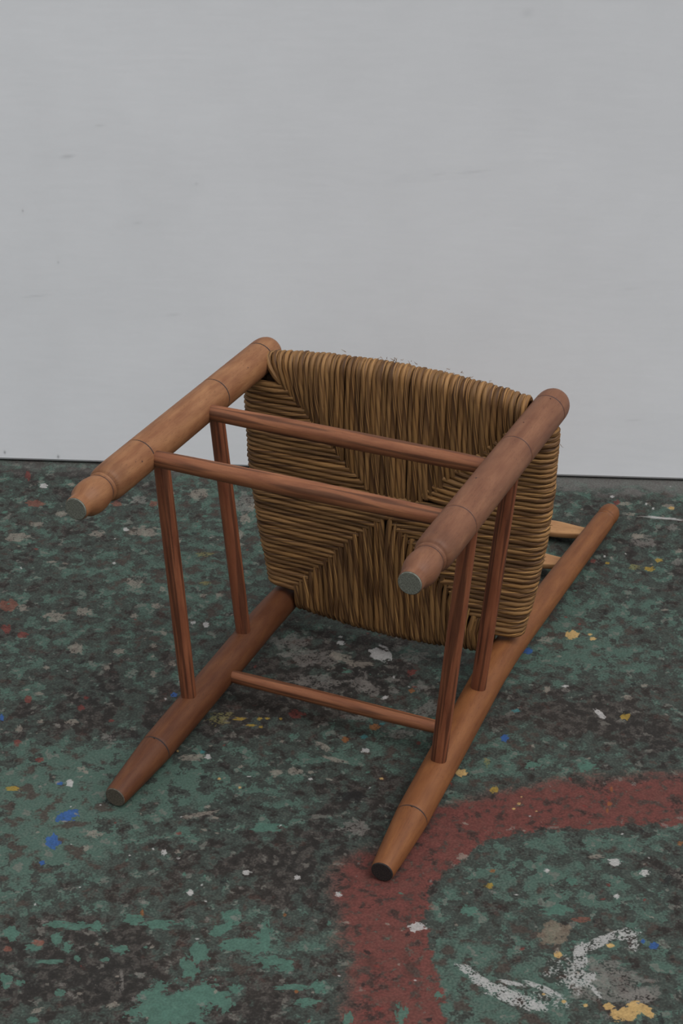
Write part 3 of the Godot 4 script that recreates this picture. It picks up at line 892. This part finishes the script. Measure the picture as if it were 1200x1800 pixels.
func strand(seat: Node3D, rail: Vector2, inner: Vector2, hook: Vector2, rr: float, rc: float, knot := -1.0) -> void:
	var out := (rail - inner).normalized()
	var c := PackedVector3Array()
	var d := 0.4065 - 0.420
	var length := rail.distance_to(inner)
	var add := func(p: Vector2, s: float) -> void: c.append(at(p.x, p.y, s))
	add.call(inner, SEAT + 0.008)
	add.call(inner + out * minf(0.006, length * 0.4), SEAT + rc)
	add.call(rail, SEAT + rc)
	for k in range(1, 6):
		var a := PI / 2 - k * PI / 6
		add.call(rail + out * (rc * cos(a)), SEAT + rc * sin(a))
	var lift := rng.randf_range(-0.0007, 0.0007)
	var wob := rng.randf_range(-1.0, 1.0) * 0.0007
	var side := Vector2(-out.y, out.x)
	var n := maxi(2, int(length / (0.016 if knot < 0.0 else 0.004)))
	var first := c.size()
	for k in n + 1:
		var t := float(k) / n
		var p := rail.lerp(inner, t)
		var bulge := 0.0045 * sin(PI * clampf((p.y - 0.05) / 0.33, 0, 1)) * sin(PI * clampf((p.x + 0.17) / 0.34, 0, 1)) + 0.0012 * sin(PI * t)
		var h := Vector2.ZERO
		if t > 0.6:
			h = hook * pow((t - 0.6) / 0.4, 2.0)
		add.call(p + side * wob * sin(t * 7.0 + wob * 9000.0) + h, SEAT + d - bulge + lift)
	var last := inner + hook * 1.25 - out * 0.0018
	var prev: Vector3 = c[c.size() - 1]
	c.append(Vector3(last.x, last.y, prev.z - 0.0022))
	c.append(Vector3(last.x - out.x * 0.0008, last.y - out.y * 0.0008, prev.z - 0.0075))
	var r := PackedFloat32Array()
	var cols := PackedColorArray()
	var tone := rng.randf_range(0.70, 1.10)
	var warm := rng.randf_range(-0.5, 0.5)
	var base := Color(tone, tone * (1.0 - 0.10 * maxf(warm, 0.0)), tone * (1.0 - 0.28 * maxf(warm, -0.1)))
	var ph := rng.randf() * TAU
	for k in c.size():
		if knot >= 0.0 and k >= first:
			var u := float(k - first) / n - knot
			r.append(rr * (1.0 - 0.55 * exp(-pow(u / 0.035, 2.0)) + 0.22 * exp(-pow((absf(u) - 0.09) / 0.05, 2.0))))
			cols.append(base)
			continue
		r.append(rr * (1.0 + 0.06 * sin(k * 1.1 + ph) + rng.randf_range(-0.05, 0.05)))
		var q := 1.0 + 0.10 * sin(k * 0.8 + ph * 2.0)
		cols.append(Color(base.r * q, base.g * q, base.b * q))
	r[r.size() - 1] = rr * 0.7
	put("rush_strand", sweep(c, r, 8, cols, false, true, rng.randf(), 0.16, Vector3(0.31, 0.4, 0.86)), M["rush"], seat)


func make_seat() -> void:
	rng.seed = 5
	# dark stuffing between the two faces of the weave; the strands are its children
	var lo := SEAT - 0.0085
	var hi := SEAT + 0.0085
	var o := [Vector2(-0.165, 0.35), Vector2(0.165, 0.35), Vector2(0.131, 0.058), Vector2(-0.131, 0.058)]
	var q := []
	q.append([at(o[0].x, o[0].y, lo), at(o[1].x, o[1].y, lo), at(o[2].x, o[2].y, lo), at(o[3].x, o[3].y, lo)])
	q.append([at(o[3].x, o[3].y, hi), at(o[2].x, o[2].y, hi), at(o[1].x, o[1].y, hi), at(o[0].x, o[0].y, hi)])
	for k in 4:
		var a: Vector2 = o[k]
		var b: Vector2 = o[(k + 1) % 4]
		q.append([at(a.x, a.y, hi), at(b.x, b.y, hi), at(b.x, b.y, lo), at(a.x, a.y, lo)])
	var seat := put("seat", quads(q), M["padding"], chair)
	seat.set_meta("label", "woven rush seat in four triangles of twisted cord")
	# the seams of the weave on the underside
	var tl := [Vector2(-0.164, 0.366), Vector2(-0.1465, 0.3488), Vector2(-0.1038, 0.3062), Vector2(-0.0595, 0.2585), Vector2(-0.0223, 0.2258)]
	var tr := [Vector2(0.164, 0.356), Vector2(0.1216, 0.3121), Vector2(0.0776, 0.272), Vector2(0.060, 0.2500), Vector2(0.0338, 0.2262)]
	var bl := [Vector2(-0.1340, 0.0600), Vector2(-0.1184, 0.0802), Vector2(-0.0873, 0.1157), Vector2(-0.0705, 0.1366), Vector2(-0.0508, 0.1586), Vector2(-0.0138, 0.192), Vector2(-0.005, 0.2005)]
	var br := [Vector2(0.1340, 0.0600), Vector2(0.1182, 0.0783), Vector2(0.1062, 0.0858), Vector2(0.0684, 0.1277), Vector2(0.0262, 0.173), Vector2(0.0024, 0.1915), Vector2(-0.005, 0.2005)]
	# sides
	for side in [-1.0, 1.0]:
		var n := 43
		for k in n:
			var t := (k + 0.5) / n
			var y := lerpf(0.0665, 0.3455, t) + rng.randf_range(-0.0006, 0.0006)
			var axis_x := lerpf(0.1480, 0.1810, (y - 0.045) / 0.319)
			var rail := Vector2(side * (axis_x + 0.0035 + 0.0085 * sin(PI * t)), y)
			var inner := Vector2(-0.005 + 0.003 * side, y)
			var hook := Vector2.ZERO
			if y < 0.2005:
				inner.x = diag(bl if side < 0 else br, y, false)
				hook = Vector2(0, -0.002)
			elif y > 0.2262:
				inner.x = diag(tl if side < 0 else tr, y, false)
				hook = Vector2(0, 0.0065) if side > 0 else Vector2(0, 0.001)
			var knot := -1.0
			if side < 0 and (k == 22 or k == 24):
				knot = 0.62 if k == 24 else 0.52
			strand(seat, rail, inner, hook, 0.00375 * rng.randf_range(0.9, 1.12), 0.0125, knot)
	# front
	var nf := 48
	for k in nf:
		var t := (k + 0.5) / nf
		var x := lerpf(-0.1610, 0.1610, t) + rng.randf_range(-0.0007, 0.0007)
		var rail := Vector2(x, 0.3635 + 0.0125 * pow(sin(PI * t), 0.8))
		var xi := x + 0.014 * exp(-(x + 0.161) / 0.03)
		var inner := Vector2(xi, 0.2275)
		var hook := Vector2.ZERO
		if xi < -0.0223:
			inner.y = diag(tl, xi, true)
			hook = Vector2(0.0005, 0)
		elif xi > 0.0338:
			inner.y = diag(tr, xi, true)
			hook = Vector2(0.001, 0)
		strand(seat, rail, inner, hook, 0.0040 * rng.randf_range(0.88, 1.12), 0.0125)
	# back
	var nb := 38
	for k in nb:
		var t := (k + 0.5) / nb
		var x := lerpf(-0.1285, 0.1285, t) + rng.randf_range(-0.0006, 0.0006)
		var rail := Vector2(x, 0.0485 - 0.010 * sin(PI * t))
		var inner := Vector2(x, 0.2)
		var hook := Vector2.ZERO
		if x < -0.005:
			inner.y = diag(bl, x, true)
			hook = Vector2(-0.001, 0)
		else:
			inner.y = diag(br, x, true)
			hook = Vector2(0.0055, 0)
		strand(seat, rail, inner, hook, 0.0039 * rng.randf_range(0.9, 1.12), 0.0125)
	# broken fibres standing off the edges of the seat
	var st := SurfaceTool.new()
	st.begin(Mesh.PRIMITIVE_TRIANGLES)
	for k in 38:
		var p: Vector3
		var d: Vector3
		if k < 26:
			var x := rng.randfn(-0.005 if k < 18 else 0.06, 0.03)
			p = at(x, 0.3925 - 0.0125 * pow(absf(x) / 0.16, 2.0), SEAT + rng.randf_range(-0.002, 0.012))
			d = Vector3(rng.randf_range(-1, 1), rng.randf_range(0.1, 0.9), rng.randf_range(-0.6, 0.6))
		else:
			var y := rng.randf_range(0.1, 0.33)
			var t := (y - 0.0665) / 0.279
			p = at(lerpf(0.148, 0.181, (y - 0.045) / 0.319) + 0.0035 + 0.0085 * sin(PI * t) + 0.0155, y, SEAT + rng.randf_range(-0.006, 0.008))
			d = Vector3(rng.randf_range(0.2, 1), rng.randf_range(-0.6, 0.8), rng.randf_range(-0.6, 0.6))
		d = d.normalized() * rng.randf_range(0.002, 0.0052)
		var bend := Vector3(rng.randf_range(-1, 1), rng.randf_range(-1, 1), rng.randf_range(-1, 1)) * 0.0012
		var m := sweep(PackedVector3Array([p - d * 0.3, p + d * 0.4 + bend, p + d]), PackedFloat32Array([0.00038, 0.0003, 0.00012]), 4, PackedColorArray([Color(0.8, 0.8, 0.8), Color(0.9, 0.9, 0.9), Color(1, 1, 1)]))
		st.append_from(m, 0, Transform3D.IDENTITY)
	var fr := put("frayed_fibre", st.commit(), M["rush"], seat)
	fr.set_meta("kind", "stuff")


func make_chair() -> void:
	chair = Node3D.new()
	chair.name = "rush_seat_chair"
	add_child(chair, true)
	chair.position = Vector3(-0.05039, 0, 0.87499)
	chair.rotation.y = -0.350984
	chair.set_meta("label", "turned wooden chair with woven rush seat lying on its back on the paint-stained floor")
	chair.set_meta("category", "chair")
	make_front_leg(1.0, M["wood_pink"], M["end_green_grey"], "grey worn foot of the pale pinkish leg", 0.1)
	make_front_leg(-1.0, M["wood_orange"], M["end_green_grey"], "greenish grey foot of the raised orange-brown leg", 0.6)
	make_back_leg(1.0, M["wood_brown"], M["end_black"], "blackened foot of the post resting on red paint", 0.33)
	make_back_leg(-1.0, M["wood_shaded"], M["end_brown_grey"], "dull brown foot of the post resting on green paint", 0.8)
	make_seat()
	for s in [0.2643, 0.1357]:
		stretcher(front_axis(-1, s), front_axis(1, s), 0.0086, 0.0104, s * 3.0)
	for side in [-1.0, 1.0]:
		stretcher(back_axis(side, 0.307), front_axis(side, 0.307), 0.0088, 0.0092, 0.3 + side * 0.2, 0.86)
		stretcher(back_axis(side, 0.170), front_axis(side, 0.1755), 0.0088, 0.0094, 0.7 + side * 0.13, 0.88)
	stretcher(back_axis(-1, 0.2427), back_axis(1, 0.2427), 0.0074, 0.0084, 0.15)
	slat(0.774, 0.2, 0.0085)
	slat(0.672, 0.55, 0.0085)
